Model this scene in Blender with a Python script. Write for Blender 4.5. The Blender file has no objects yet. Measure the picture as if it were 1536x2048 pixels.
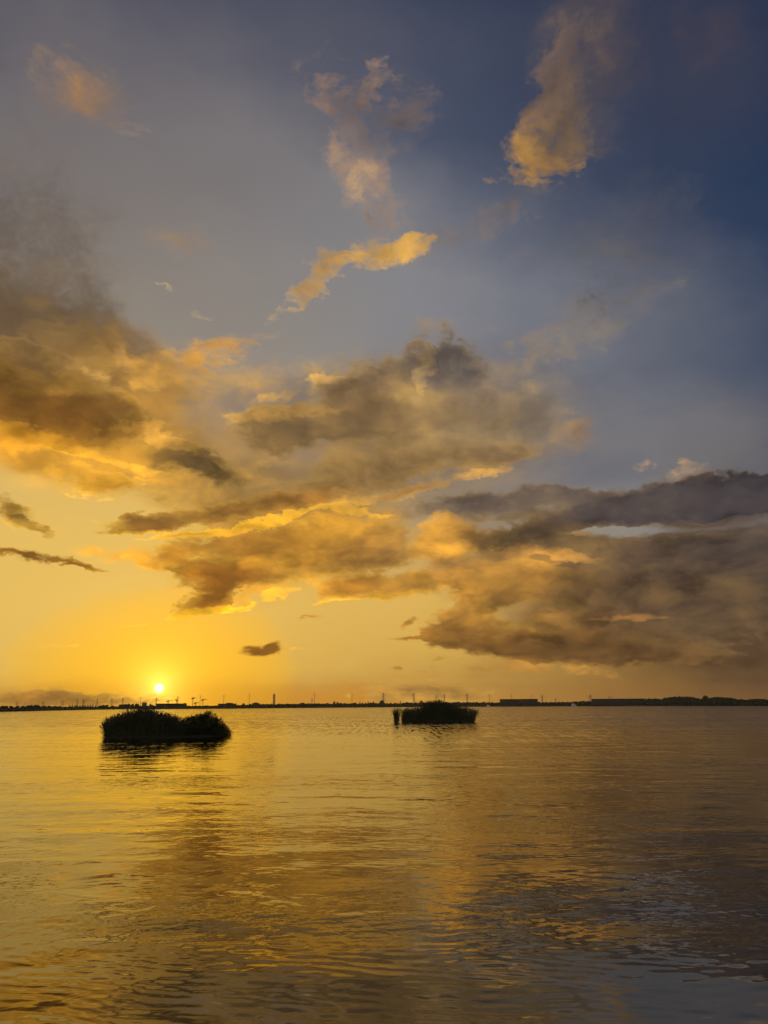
import bpy, bmesh, math, random
from mathutils import Matrix, Vector, noise as mnoise
SC = bpy.context.scene
COL = SC.collection
rad = math.radians

# ------------------------------------------------------------------ camera
EYE = 2.5
PITCH, ROLL = 14.7, 0.30
cam = bpy.data.objects.new('camera', bpy.data.cameras.new('camera'))
COL.objects.link(cam)
SC.camera = cam
cam.data.sensor_fit = 'VERTICAL'
cam.data.sensor_height = 36
cam.data.lens = 26
cam.data.clip_start, cam.data.clip_end = 0.1, 40000
cam.location = (0, 0, EYE)
CR = Matrix.Rotation(rad(90 + PITCH), 3, 'X') @ Matrix.Rotation(rad(-ROLL), 3, 'Z')
cam.rotation_euler = CR.to_euler()
FPX = 26 / 36 * 2048

def ray(px, py):
    """World direction of a point of the 1536 x 2048 photograph."""
    return (CR @ Vector(((px - 768) / FPX, -(py - 1024) / FPX, -1))).normalized()

SUN = ray(318, 1376)
SUN_EL = math.asin(SUN.z)
SUN_AZ = math.atan2(SUN.x, SUN.y)
SC.view_settings.view_transform = 'Standard'
SC.view_settings.look = 'None'
SC.view_settings.exposure = 0
SC.view_settings.gamma = 1
SC.cycles.use_denoising = True
SC.cycles.max_bounces = 6
SC.cycles.glossy_bounces = 3
SC.cycles.diffuse_bounces = 2
SC.cycles.volume_bounces = 1
SC.cycles.sample_clamp_direct = 2
SC.cycles.sample_clamp_indirect = 2

def lin(c):
    f = lambda v: v / 12.92 if v <= 0.04045 else ((v + 0.055) / 1.055) ** 2.4
    return tuple(f(v / 255) for v in c)

# ------------------------------------------------------------------ node helpers
class Sock:
    """A node socket that can be combined with + - * / ."""
    def __init__(s, t, sock, vec=False): s.t, s.s, s.vec = t, sock, vec
    def _m(s, op, *o):
        if s.vec or any(isinstance(x, Sock) and x.vec or isinstance(x, tuple) for x in o):
            n = s.t.nodes.new('ShaderNodeVectorMath'); v = True
        else:
            n = s.t.nodes.new('ShaderNodeMath'); v = False
        n.operation = op
        for i, x in enumerate((s,) + o):
            if isinstance(x, Sock): s.t.links.new(x.s, n.inputs[i])
            elif v and not isinstance(x, tuple): n.inputs[i].default_value = (x, x, x)
            else: n.inputs[i].default_value = x
        if v and op in ('DOT_PRODUCT', 'LENGTH', 'DISTANCE'):
            return Sock(s.t, n.outputs['Value'])
        return Sock(s.t, n.outputs[0], v)
    def __add__(s, o): return s._m('ADD', o)
    __radd__ = __add__
    def __sub__(s, o): return s._m('SUBTRACT', o)
    def __mul__(s, o): return s._m('MULTIPLY', o)
    __rmul__ = __mul__
    def __truediv__(s, o): return s._m('DIVIDE', o)
    def dot(s, o): return s._m('DOT_PRODUCT', o)
    def pow(s, o): return s._m('POWER', o)
    def max(s, o): return s._m('MAXIMUM', o)
    def min(s, o): return s._m('MINIMUM', o)
    def madd(s, a, b): return s._m('MULTIPLY_ADD', a, b)
    def rng(s, a, b, c=0.0, d=1.0, mode='SMOOTHSTEP'):
        n = s.t.nodes.new('ShaderNodeMapRange'); n.interpolation_type = mode; n.clamp = True
        s.t.links.new(s.s, n.inputs[0])
        for i, x in enumerate((a, b, c, d)):
            if isinstance(x, Sock): s.t.links.new(x.s, n.inputs[i + 1])
            else: n.inputs[i + 1].default_value = x
        return Sock(s.t, n.outputs[0])
    def xyz(s):
        n = s.t.nodes.new('ShaderNodeSeparateXYZ'); s.t.links.new(s.s, n.inputs[0])
        return [Sock(s.t, o) for o in n.outputs]

def combine(t, x, y, z):
    n = t.nodes.new('ShaderNodeCombineXYZ')
    for i, v in enumerate((x, y, z)):
        if isinstance(v, Sock): t.links.new(v.s, n.inputs[i])
        else: n.inputs[i].default_value = v
    return Sock(t, n.outputs[0], True)

def noise(vec, scale, detail=4, rough=.5, dist=0.0, lac=2.0, color=False, dims='3D'):
    t = vec.t
    n = t.nodes.new('ShaderNodeTexNoise'); n.noise_dimensions = dims
    t.links.new(vec.s, n.inputs['Vector'])
    for k, v in (('Scale', scale), ('Detail', detail), ('Roughness', rough), ('Distortion', dist), ('Lacunarity', lac)):
        n.inputs[k].default_value = v
    return Sock(t, n.outputs[1], True) if color else Sock(t, n.outputs[0])

def mapping(vec, loc, rot, scale, kind='POINT'):
    n = vec.t.nodes.new('ShaderNodeMapping'); n.vector_type = kind
    vec.t.links.new(vec.s, n.inputs[0])
    n.inputs['Location'].default_value = loc
    n.inputs['Rotation'].default_value = rot
    n.inputs['Scale'].default_value = scale
    return Sock(vec.t, n.outputs[0], True)

def mixc(fac, a, b):
    n = (fac.t).nodes.new('ShaderNodeMix'); n.data_type = 'RGBA'
    t = fac.t
    t.links.new(fac.s, n.inputs[0])
    for x, i in ((a, 6), (b, 7)):
        if isinstance(x, Sock): t.links.new(x.s, n.inputs[i])
        else: n.inputs[i].default_value = (*x, 1)
    return Sock(t, n.outputs[2], True)
SUN_STRENGTH = .002
WATER_BASE = (.009, .008, .004)
WATER_IOR = 2.25
WAVE = (.055, .016, .020, .0055, .0009)
CHOP = (.08, .30, 1.6)
HAZE = 6e-5
PUFF_SMOOTH = False
SKY_TINT = (.175, .148, .138)
VEIL = [
    (250, 1270, 640, 190, 0, 1.0, (230, 186, 86)), (500, 1170, 540, 200, 0, .8, (226, 184, 100)), (800, 1330, 420, 110, 0, .8, (208, 160, 72)),
    (40, 1190, 360, 190, 0, 1.1, (234, 194, 100)), (80, 960, 340, 120, 0, .7, (228, 186, 100)),
    (320, 620, 420, 260, 0, .75, (150, 139, 124)), (150, 260, 420, 330, 0, .6, (106, 101, 106)), (600, 380, 420, 300, 0, .5, (118, 119, 128)),
    (880, 620, 420, 170, 0, .6, (134, 137, 146)), (1250, 800, 420, 190, 0, .65, (112, 112, 118)), (1250, 470, 300, 200, 0, .35, (84, 86, 98)),
    (700, 60, 700, 130, 0, .35, (78, 76, 90)), (1380, 120, 260, 140, 0, .5, (68, 66, 80)),
    (318, 1345, 170, 110, 0, 1.1, (255, 186, 0), 6), (380, 1408, 430, 30, 0, 1.2, (214, 134, 20), 3), (600, 1404, 800, 40, 0, .7, (204, 136, 52), 1.5), (80, 1396, 260, 20, 0, .9, (164, 124, 66)),
    (1350, 1050, 330, 60, 0, .8, (140, 136, 132)), (1000, 960, 420, 110, 0, .5, (132, 126, 122)), (1320, 890, 260, 90, 0, .5, (118, 116, 120)), (120, 330, 300, 300, 0, .4, (110, 103, 102)), (330, 640, 260, 140, 0, .6, (158, 146, 126)),
    (1450, 1350, 420, 100, 0, 1.3, (102, 74, 46)), (1100, 1370, 300, 50, 0, .8, (158, 116, 60)), (1536, 1150, 200, 250, 0, .6, (84, 72, 66)),
]
SOFT = [
    # upper puffs
    (175, 195, 100, 66, 0, 1.0, (160, 122, 88)), (160, 188, 44, 38, 0, .8, (192, 142, 80)), (215, 215, 45, 45, 0, .4, (165, 125, 85)),
    (375, 475, 60, 26, 8, .9, (172, 134, 90)), (440, 492, 60, 18, 0, .4, (145, 122, 98)),
    (1240, 480, 150, 100, -20, .8, (80, 79, 88)), (1330, 400, 90, 60, 0, .3, (78, 78, 90)),
    (1160, 40, 70, 140, 12, 1.3, (100, 87, 84)), (1140, 190, 85, 120, 10, .9, (98, 84, 78)), (1195, 215, 60, 70, 0, .6, (100, 86, 82)),
    (1400, 90, 60, 60, 30, .6, (92, 73, 74)), (1320, 60, 200, 80, 0, .5, (66, 62, 74)), (1055, 395, 70, 20, -38, .8, (94, 88, 94)), (950, 452, 130, 26, -22, .75, (112, 106, 110)), (1025, 505, 45, 16, -10, .45, (126, 112, 108)),
    # the dark bank on the left
    (30, 490, 160, 170, 20, 1.1, (98, 86, 76)), (60, 610, 180, 140, 20, 1.2, (102, 82, 62)), (110, 720, 190, 90, 10, 1.0, (112, 88, 58)), (80, 400, 90, 70, 20, .45, (108, 98, 94)), (130, 450, 60, 70, 20, .4, (116, 106, 96)), (215, 430, 30, 25, 0, .4, (126, 116, 102)),
    (130, 650, 130, 70, 15, .8, (116, 95, 72)), (60, 740, 200, 110, 8, .8, (128, 98, 60)), (240, 760, 120, 70, 10, .5, (160, 122, 72)),
    # haze under the centre
    (900, 800, 240, 120, 5, .7, (134, 121, 106)), (700, 880, 260, 110, -4, .8, (142, 118, 84)), (1000, 900, 180, 70, -10, .6, (140, 118, 92)), (1090, 800, 110, 60, -15, .4, (120, 112, 110)), (600, 800, 160, 60, 0, .4, (150, 134, 112)),
    (350, 770, 150, 90, -10, .7, (192, 148, 84)), (410, 940, 150, 60, 8, .8, (158, 128, 80)), (200, 920, 150, 60, 6, .7, (220, 162, 62)), (60, 900, 140, 40, 4, .7, (226, 158, 48)), (560, 990, 160, 40, -6, .6, (160, 126, 76)), (620, 980, 200, 60, 0, .4, (170, 132, 82)),
    (600, 1110, 240, 90, 0, .7, (188, 142, 66)), (250, 900, 260, 50, 0, .6, (214, 158, 62)), (170, 980, 150, 40, 0, .4, (222, 170, 68)),
    # right mass, blurred
    (1290, 1150, 210, 105, 0, 1.5, (98, 77, 58)), (1480, 1130, 180, 110, 0, 1.5, (78, 68, 64)), (1280, 1280, 270, 50, 0, 1.2, (106, 78, 48)), (1490, 1280, 160, 80, 0, 1.2, (90, 68, 48)), (1050, 1200, 160, 100, 0, .8, (150, 110, 62)), (1250, 1010, 330, 34, -5, .5, (90, 80, 78)), (1290, 1062, 170, 10, -3, -1.2, (0, 0, 0), 0), (690, 250, 110, 90, 0, .5, (118, 102, 100)), (820, 240, 60, 70, 0, .5, (108, 96, 98)), (735, 400, 50, 70, 0, .45, (136, 116, 108)),
]
BROKEN = [
    (420, 760, 260, 110, -5, .55, (190, 144, 80)), (150, 790, 220, 120, 0, .6, (124, 92, 52)), (80, 620, 200, 160, 15, .55, (106, 85, 64)), (180, 940, 240, 70, 0, .6, (222, 164, 62)),
    (640, 900, 260, 130, -5, .6, (140, 114, 78)), (930, 830, 240, 130, -5, .55, (136, 115, 92)), (520, 1040, 260, 70, -6, .55, (164, 120, 60)),
    (640, 1110, 260, 90, 0, .6, (196, 144, 62)), (430, 1170, 150, 60, 0, .55, (206, 150, 56)),
    (1000, 1200, 200, 120, 0, .6, (168, 122, 64)), (1100, 1080, 160, 60, 0, .5, (128, 98, 66)), (1040, 1340, 220, 26, 0, .5, (170, 124, 62)),
    (745, 240, 160, 160, 0, .62, (140, 117, 107)), (735, 410, 60, 90, 0, .66, (148, 124, 114)), (1100, 190, 110, 190, 10, .58, (122, 100, 86)), (80, 520, 180, 180, 0, .45, (112, 92, 74)), (1330, 930, 150, 30, 0, .4, (150, 128, 112)),
    (1240, 520, 280, 170, -15, .50, (90, 88, 96)), (1380, 120, 200, 110, 10, .5, (84, 72, 78)), (900, 462, 220, 50, -20, .62, (126, 114, 108)), (250, 270, 120, 60, 10, .4, (126, 110, 104)), (560, 470, 240, 60, 8, .35, (134, 124, 114)), (1180, 660, 200, 70, -30, .4, (126, 120, 120)), (620, 130, 200, 60, -20, .35, (94, 88, 98)), (1130, 860, 160, 70, -20, .5, (132, 112, 98)), (250, 1110, 240, 24, 4, .4, (222, 170, 74)), (560, 1260, 300, 26, -2, .3, (224, 174, 76)), (1000, 1350, 300, 22, 0, .5, (176, 128, 64)),
]
CRISP = [
    # wisps overhead
    (295, 252, 34, 12, 25, .55, (132, 116, 112)), (272, 276, 30, 9, 15, .55, (134, 118, 110)),
    (660, 205, 36, 36, 0, 0.78, (160, 126, 108)), (745, 180, 24, 50, -20, 0.76, (166, 132, 112)), (700, 262, 42, 44, 0, 0.66, (138, 114, 106)), (672, 320, 24, 22, 0, 0.68, (145, 120, 108)),
    (735, 360, 28, 22, 0, 0.71, (152, 126, 112)), (732, 432, 22, 38, -20, 0.72, (154, 132, 118)), (825, 225, 32, 40, 0, 0.66, (120, 104, 102)), (812, 268, 22, 22, 0, .4, (118, 104, 102)),
    (1060, 215, 42, 55, 0, .5, (126, 104, 90)), (1110, 140, 40, 60, 0, .45, (114, 94, 86)), (1080, 332, 62, 40, 0, .85, (178, 134, 72), 1.5), (1050, 285, 36, 46, 0, .7, (160, 122, 72)), (1120, 280, 42, 64, 10, .7, (116, 93, 72), 1.5), (1085, 200, 44, 60, 0, .75, (130, 106, 86)), (1130, 110, 44, 80, 12, .7, (106, 90, 84)), (1150, 220, 50, 80, 10, .6, (98, 84, 78)), (985, 361, 28, 7, -15, .5, (142, 118, 98)),
    (745, 508, 90, 26, -8, .9, (216, 168, 88)), (820, 490, 44, 22, -8, .7, (200, 156, 92)), (662, 530, 42, 26, 0, .7, (192, 150, 92)), (635, 562, 50, 11, -36, .7, (184, 146, 96)), (578, 596, 56, 10, -32, .85, (172, 142, 104)),
    (410, 626, 18, 13, 0, .55, (194, 164, 114)), (336, 574, 18, 5, 10, .5, (186, 158, 122)),
    # left bank lower edge
    (40, 690, 120, 26, 10, .5, (110, 88, 64)), (30, 770, 110, 44, 10, .9, (116, 84, 44)), (60, 835, 120, 38, 4, .9, (128, 88, 40)), (165, 846, 84, 38, 5, .95, (116, 82, 42)), (225, 812, 90, 24, 24, .65, (122, 90, 52)), (110, 722, 50, 12, -5, .35, (160, 122, 76), 1.6), (205, 762, 40, 14, 30, .35, (190, 148, 88), 1.8), (130, 640, 70, 26, 15, .5, (96, 78, 60)), (60, 720, 90, 30, 10, .6, (110, 85, 56)), (212, 695, 36, 42, 0, .7, (132, 102, 64)),
    (40, 890, 110, 22, 0, .5, (222, 154, 48)), (210, 890, 110, 26, 10, .45, (205, 148, 54)),
    (440, 690, 80, 28, -18, .75, (200, 146, 68)), (400, 745, 48, 22, -10, .55, (152, 116, 72)), (300, 760, 60, 40, 0, .4, (190, 142, 76)),
    # the great central cloud
    (760, 752, 110, 34, -14, .8, (115, 99, 86)), (690, 790, 120, 36, -10, .7, (150, 121, 82)), (890, 700, 64, 56, 35, .8, (122, 110, 104)), (940, 760, 80, 50, 30, .55, (116, 106, 102)), (846, 738, 12, 40, -6, .6, (200, 166, 112), 1.6),
    (640, 862, 160, 42, -6, 1.2, (122, 99, 72), 1.4), (560, 870, 60, 36, 0, .6, (130, 106, 72)), (540, 832, 110, 9, -8, .5, (206, 160, 86), 2), (840, 840, 140, 60, -8, .6, (150, 124, 90)), (960, 850, 100, 50, -10, .5, (132, 116, 98)),
    (1165, 862, 80, 34, -32, .65, (128, 106, 92)), (840, 925, 190, 34, -8, .85, (142, 114, 76)), (985, 910, 70, 22, -12, .6, (124, 100, 76)), (850, 972, 160, 9, -12, .7, (218, 164, 84), 2.5), (720, 950, 110, 40, 0, .6, (150, 120, 78)),
    (375, 922, 70, 26, 8, .95, (112, 92, 62)), (455, 950, 66, 26, 20, .85, (118, 96, 64)), (400, 900, 90, 8, 14, .4, (150, 122, 78)),
    (430, 1022, 190, 18, -8, .9, (146, 108, 58)), (275, 1046, 64, 12, 4, .6, (140, 101, 54)), (600, 992, 80, 20, -6, .7, (160, 115, 60)), (370, 1066, 110, 5, -6, .6, (240, 184, 60), 2.5), (500, 1046, 90, 8, -12, .7, (246, 188, 60), 3), (600, 1024, 90, 5, -8, .55, (240, 184, 66), 2.5), (700, 1020, 60, 4, 2, .5, (232, 178, 74), 2), (250, 1058, 60, 4, 4, .45, (236, 180, 60), 2),
    (26, 1015, 60, 24, 32, .9, (128, 90, 50)), (75, 1056, 36, 10, 34, .8, (130, 92, 48)), (60, 1110, 100, 8, 8, .9, (138, 95, 44)), (165, 1130, 46, 5, 10, .7, (150, 106, 48)), (232, 972, 46, 20, -8, 1.0, (234, 174, 62)), (170, 955, 70, 24, 12, .7, (222, 164, 62)), (90, 1020, 90, 8, 6, .4, (244, 196, 80), 2), (165, 1040, 70, 6, 4, .4, (246, 200, 86), 2),
    # glowing scraps above the sun
    (60, 872, 70, 12, 6, .6, (240, 172, 52), 2), (150, 900, 60, 10, 14, .6, (238, 176, 58), 2), (260, 865, 60, 12, -8, .5, (214, 158, 78), 2), (330, 880, 50, 9, 20, .5, (222, 168, 80), 2), (270, 935, 50, 9, 10, .5, (238, 182, 70), 2),
    (190, 1000, 60, 6, 4, .5, (250, 204, 96), 2), (310, 990, 70, 10, -4, .45, (150, 118, 66)), (520, 930, 60, 12, -8, .5, (206, 160, 92), 2), (560, 960, 60, 8, 6, .45, (150, 120, 78)), (130, 790, 44, 6, 12, .4, (186, 136, 70), 1.8),
    (330, 720, 60, 20, -10, .5, (206, 152, 74)), (480, 770, 50, 14, 10, .5, (150, 126, 98)), (540, 800, 60, 10, -14, .45, (212, 164, 96), 2), (620, 768, 40, 9, -10, .45, (216, 170, 104), 2), (255, 710, 30, 30, 0, .4, (180, 140, 86)),
    (60, 1050, 70, 14, 10, .45, (240, 196, 88), 2), (300, 1128, 60, 8, 12, .45, (214, 158, 64)), (560, 1190, 50, 9, -8, .45, (232, 176, 64), 2), (250, 1252, 40, 4, 0, .5, (236, 176, 56)), (90, 1290, 90, 4, 0, .35, (236, 188, 84)), (460, 1345, 110, 4, 0, .35, (226, 160, 44)), (640, 1300, 90, 4, -1, .4, (206, 158, 74)),
    # middle gold
    (480, 1096, 140, 34, -4, 1.0, (158, 115, 56)), (640, 1080, 120, 50, -10, .9, (192, 141, 62)), (640, 1060, 60, 18, 0, .5, (226, 170, 66), 2), (560, 1120, 80, 14, -6, .5, (214, 160, 62), 2), (690, 1090, 40, 14, 10, .4, (128, 96, 54), 2), (760, 1120, 60, 18, 0, .5, (140, 104, 60), 1.5), (720, 1110, 90, 44, 0, .7, (164, 121, 66)), (790, 1080, 50, 46, 0, .6, (150, 115, 66)), (620, 1150, 110, 26, 0, .5, (190, 144, 66)),
    (450, 1152, 84, 22, 0, 1.1, (136, 93, 44)), (412, 1196, 60, 26, -32, 1.1, (134, 90, 40)), (420, 1226, 100, 7, -10, .55, (252, 200, 52), 2), (350, 1124, 46, 14, 30, .6, (212, 152, 58)),
    (706, 1172, 66, 14, -14, .8, (188, 130, 52)), (775, 1176, 84, 20, -6, .8, (178, 130, 60)), (842, 1162, 34, 20, 0, .75, (188, 140, 64)), (730, 1194, 110, 6, -4, .5, (232, 176, 64), 2),
    (522, 1299, 40, 15, -8, 1.5, (134, 90, 38)), (545, 1293, 18, 9, -10, .8, (140, 94, 40)), (616, 1235, 22, 4, 0, .6, (176, 130, 54)), (308, 1317, 12, 4, -20, .6, (255, 204, 30)),
    # right mass, edges
    (1000, 1000, 160, 26, -4, 1.3, (108, 94, 86)), (1125, 988, 60, 14, 0, .7, (104, 91, 86)), (1340, 1010, 200, 34, -6, 1.9, (80, 72, 74)), (1490, 990, 120, 36, -3, 1.9, (78, 71, 74)), (1210, 1022, 80, 16, -10, 1.0, (92, 80, 76)), (1285, 1064, 130, 8, -3, -1.5, (0, 0, 0), 0), (1440, 1050, 90, 5, -4, -.8, (0, 0, 0), 0), (1330, 1110, 150, 44, 0, .8, (98, 80, 66)), (1480, 1100, 140, 40, 0, .9, (82, 72, 68)), (1282, 935, 40, 22, -10, .42, (158, 132, 108)), (1390, 945, 44, 22, 0, .42, (158, 132, 108)),
    (888, 1072, 44, 34, 0, 1.2, (216, 158, 68), 1.6), (945, 1062, 48, 28, 0, .8, (148, 114, 70)), (858, 1106, 28, 14, 0, .7, (202, 148, 68)), (1085, 1062, 80, 34, 4, 1.3, (100, 81, 62), 1.3), (1000, 1085, 60, 24, 0, .7, (112, 88, 64)), (1090, 1110, 80, 9, 6, .6, (184, 134, 72), 1.4),
    (960, 1142, 84, 30, 0, .9, (158, 119, 70)), (1010, 1168, 84, 36, 0, 1.1, (206, 150, 66), 1.5), (930, 1170, 50, 26, 0, .8, (210, 152, 66), 1.5), (960, 1232, 40, 14, -20, .6, (222, 162, 68), 2), (1005, 1196, 34, 20, -25, .9, (112, 85, 52), 2), (1110, 1178, 80, 34, 0, 1.0, (112, 85, 56), 1.6), (940, 1212, 50, 16, -20, .6, (206, 152, 68), 1.6), (900, 1120, 40, 16, -10, .5, (176, 132, 76)), (1230, 1190, 110, 60, 0, .7, (104, 82, 60)),
    (920, 1242, 58, 32, -20, 1.0, (164, 116, 58)), (886, 1272, 36, 20, 0, .8, (140, 102, 50)), (1010, 1250, 90, 26, 0, .8, (172, 126, 62)), (1000, 1292, 120, 24, 4, 1.2, (122, 87, 46)), (1160, 1296, 140, 28, 2, 1.2, (108, 79, 47)), (1380, 1200, 160, 90, 0, .9, (92, 74, 58)), (1290, 1312, 160, 16, 0, .8, (110, 80, 47)), (1180, 1240, 110, 30, 0, .7, (126, 92, 54)),
    (1250, 1235, 70, 4, -2, .5, (186, 132, 74), 3), (820, 1277, 54, 5, -2, .8, (158, 114, 54)), (824, 1243, 18, 7, -30, .75, (160, 116, 60)),
    (797, 1338, 13, 5, 0, .7, (156, 112, 52)), (886, 1323, 16, 4, 0, .6, (162, 118, 56)),
    # low banks on the horizon
    (860, 1384, 150, 22, 0, .9, (182, 139, 74)), (90, 1400, 210, 22, 1, 1.1, (162, 122, 65)),
]
# ------------------------------------------------------------------ sky: Nishita air with cloud decks, all as functions of direction
def blob_local(vec, b):
    px, py, rx, ry, rot = b[:5]
    c = ray(px, py); ca, sa = math.cos(rad(rot)), math.sin(rad(rot))
    a = ray(px + rx * ca, py + rx * sa) - c
    d = ray(px - ry * sa, py + ry * ca) - c
    ra, rd = a.length, d.length
    x = a.normalized(); z = (c - x * c.dot(x)).normalized(); y = z.cross(x)
    m = Matrix((x, y, z)).transposed()
    return mapping(vec, c, m.to_euler(), (ra, rd, 0.8), 'TEXTURE')

def blob(vec, b, kind='SPHERICAL', grow=1.5):
    b = (b[0], b[1], b[2] * grow, b[3] * grow) + tuple(b[4:])
    v = blob_local(vec, b)
    n = vec.t.nodes.new('ShaderNodeTexGradient'); n.gradient_type = kind
    vec.t.links.new(v.s, n.inputs[0])
    g = Sock(vec.t, n.outputs[1])
    return g, splat(g)

def splat(v):
    """A number as a grey vector, by a node of its own."""
    return combine(v.t, v, v, v)

def deck(vec, blobs, grow=1.5, kind='SPHERICAL'):
    """Summed density and density-weighted colour of a list of (px, py, rx, ry, rot, weight, (r, g, b))."""
    rho = col = None
    vec = mapping(vec, (0, 0, 0), (0, 0, 0), (1, 1, 1))      # one conversion to a point, not one per cloud
    for b in blobs:
        g, gc = blob(vec, b, kind, grow)
        w = b[5]; c = lin(b[6]); cw = b[7] if len(b) > 7 else 1.0
        k = w * cw
        if rho is None:
            rho = g * w; wsum = g * k; col = gc * tuple(x * k for x in c)
        else:
            rho = g.madd(w, rho); wsum = g.madd(k, wsum); col = gc._m('MULTIPLY_ADD', tuple(x * k for x in c), col)
    return rho, col / splat(wsum.max(1e-4))

W = bpy.data.worlds.new('World'); SC.world = W; W.use_nodes = True
T = W.node_tree
tc = T.nodes.new('ShaderNodeTexCoord')
D = Sock(T, tc.outputs['Generated'], True)
nis = T.nodes.new('ShaderNodeTexSky'); nis.sky_type = 'NISHITA'
nis.sun_disc = False
nis.sun_elevation = SUN_EL; nis.sun_rotation = SUN_AZ
nis.air_density = 1.0; nis.dust_density = 3.0; nis.ozone_density = 4.0
AIR = Sock(T, nis.outputs[0], True) * tuple(SKY_TINT)

dx, dy, dz = D.xyz()
el = dz.max(0.0)
# cloud-layer coordinates: a level sheet overhead, so that texture crowds towards the horizon
q = (el + 0.42)
Q = combine(T, dx / q, dy / q, el * 0.6)
w1 = noise(Q, 3.0, 2, .5, color=True) - (.5, .5, .5)
w2 = noise(Q, 9.0, 3, .55, color=True) - (.5, .5, .5)
w3 = noise(Q, 28.0, 4, .6, color=True) - (.5, .5, .5)
shrink = el.rng(0.0, 0.5, 0.35, 1.0, 'LINEAR')         # far clouds wobble less across the sky
zs = (1.0, 1.0, 0.55)
w4 = noise(Q, 75.0, 3, .6, color=True) - (.5, .5, .5)
DW = D + (w1 * .060 + w2 * .075 + w3 * .045 + w4 * .016) * splat(shrink) * zs
DS = D + (w1 * .10 + w2 * .08 + w3 * .03) * splat(shrink) * zs
QW = Q + w1 * .10 + w2 * .05
f1 = noise(QW, 4.4, 7, .54)
QL = combine(T, QW.xyz()[0] - .022, QW.xyz()[1] + .045, QW.xyz()[2] - .035)   # a step towards the sun
f1l = noise(QL, 4.4, 7, .54)
def puffs(vec, scale, det):
    """Rounded billows, 0..1, swelling towards each cell's heart."""
    n = T.nodes.new('ShaderNodeTexVoronoi'); n.feature = 'SMOOTH_F1' if PUFF_SMOOTH else 'F1'; n.normalize = True
    T.links.new(vec.s, n.inputs['Vector'])
    for k, v in (('Scale', scale), ('Detail', det), ('Roughness', .5), ('Lacunarity', 2.2), ('Randomness', 1.0)): n.inputs[k].default_value = v
    return Sock(T, n.outputs['Distance']) * -1.9 + 1.05
QP = QW + w3 * .020
QPL = QL + w3 * .020
f2 = puffs(QP, 9.0, 2.0) * .6 + noise(QP, 14.0, 5, .58) * .4
f2l = puffs(QPL, 9.0, 2.0) * .6 + noise(QPL, 14.0, 5, .58) * .4
f3 = noise(QW + w3 * .03, 36.0, 5, .6)
f4 = noise(QP, 95.0, 3, .6)
relief = (f1 - f1l) * 1.9 + (f2 - f2l) * 1.5              # > 0 where the face looks at the sun

# angular closeness to the sun
cs = D.dot(tuple(SUN))
th = (cs.min(1.0)._m('ARCCOSINE'))                      # radians

# --- veils: soft, edgeless
rho, col = deck(DS, VEIL, 1.7)
a = (rho * (f1.rng(.25, .75, .75, 1.2, 'LINEAR'))).min(0.97)
SKYC = mixc(a, AIR, col)
# --- glow round the sun (forward scattering in the low haze)
g1 = (th * -5.2)._m('EXPONENT')
g2 = (th * -17.0)._m('EXPONENT')
g3 = (th * -58.0)._m('EXPONENT')
GLOW = (splat(g1) * (.05, .03, .0)) + (splat(g2) * (.68, .31, .0)) + (splat(g3) * (.95, .85, .20))
SKYC = SKYC + GLOW
# --- the sky at one's back: unseen fill brightness added to light boats and reeds
back = (dy * -1.0).rng(-.15, .55)
SKYC = SKYC + splat(back) * (.42, .36, .31)
# --- soft clouds
ragged = (noise(Q + (3.1, 9.2, 0.4), 3.0, 2).rng(.38, .62) * .8 + el.rng(.38, .58, 0, 1.15))            # 0: firm rims, 1: rims that melt away
def paint(sky, dvec, blobs, amp, lo, hi, contrast, grow=1.5, amax=.97, edge=.25, need=.25):
    rho, col = deck(dvec, blobs, grow)
    tex = (f1 - .5) * amp[0] + (f2 - .5) * amp[1] + (f3 - .5) * amp[2] + ((f3 - .5) * 1.1 + (f4 - .5) * .9) * el.rng(.36, .58, 0, 1.0)
    r = rho.min(1.3) + tex
    r = r * rho.rng(0.02, need)                          # no cloud where no cloud was laid
    top = ragged * (.9 * (hi - lo) + .22) + hi
    a = r.rng(lo, top) * amax
    thin = r.rng(lo, hi + .5)                            # 0 at the rim, 1 in the thick
    k = relief * contrast + (f2 - .5) * contrast * .8 + (f1 - .5) * contrast * .5 + (f3 - .5) * contrast * .5
    k = k * rho.rng(.7, 1.7, 1.0, .50)                   # deep cloud is smooth
    lum = k.max(-.38).min(1.0) + 1.0 + (thin * -edge + edge * .6)
    warm = splat(k.max(-.1).min(.7)) * (.10, .02, -.40) + (1.0, 1.0, 1.0)
    near = (th * -3.0)._m('EXPONENT')
    rim = (thin * -1.0 + 1.0) * near * .58
    wt = (near * 1.35).min(1.0)
    c = col * warm * (splat(wt) * (.08, -.07, -.42) + (1.0, 1.0, 1.0)) * splat(lum) + splat(rim) * (.9, .52, .05)
    return mixc(a, sky, c)

SKYC = paint(SKYC, DS, SOFT, (.9, .4, .3), .06, .80, .55, 1.7, .95, .10)
SKYC = paint(SKYC, DS, BROKEN, (2.6, 1.3, .7), .36, .80, .70, 1.5, .90, .20, .5)
SKYC = paint(SKYC, DW, CRISP, (1.15, .9, .7), .14, .44, .85, 1.55, .97, .22)
# --- the sun's disc, veiled by the haze at the horizon
disc = cs.rng(math.cos(rad(.36)), math.cos(rad(.29)))
SKYC = SKYC + splat(disc) * (2.4, 2.3, 1.6)
bg = T.nodes['Background']
T.links.new(SKYC.s, bg.inputs[0])
bg.inputs[1].default_value = 1.0
W.cycles.sampling_method = 'NONE'
# ------------------------------------------------------------------ sun lamp
sl = bpy.data.lights.new('sun', 'SUN'); sl.energy = SUN_STRENGTH; sl.angle = rad(0.53); sl.color = (1.0, .62, .25)
so = bpy.data.objects.new('sun', sl); COL.objects.link(so)
so.rotation_euler = (-SUN).to_track_quat('-Z', 'Y').to_euler()

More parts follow.
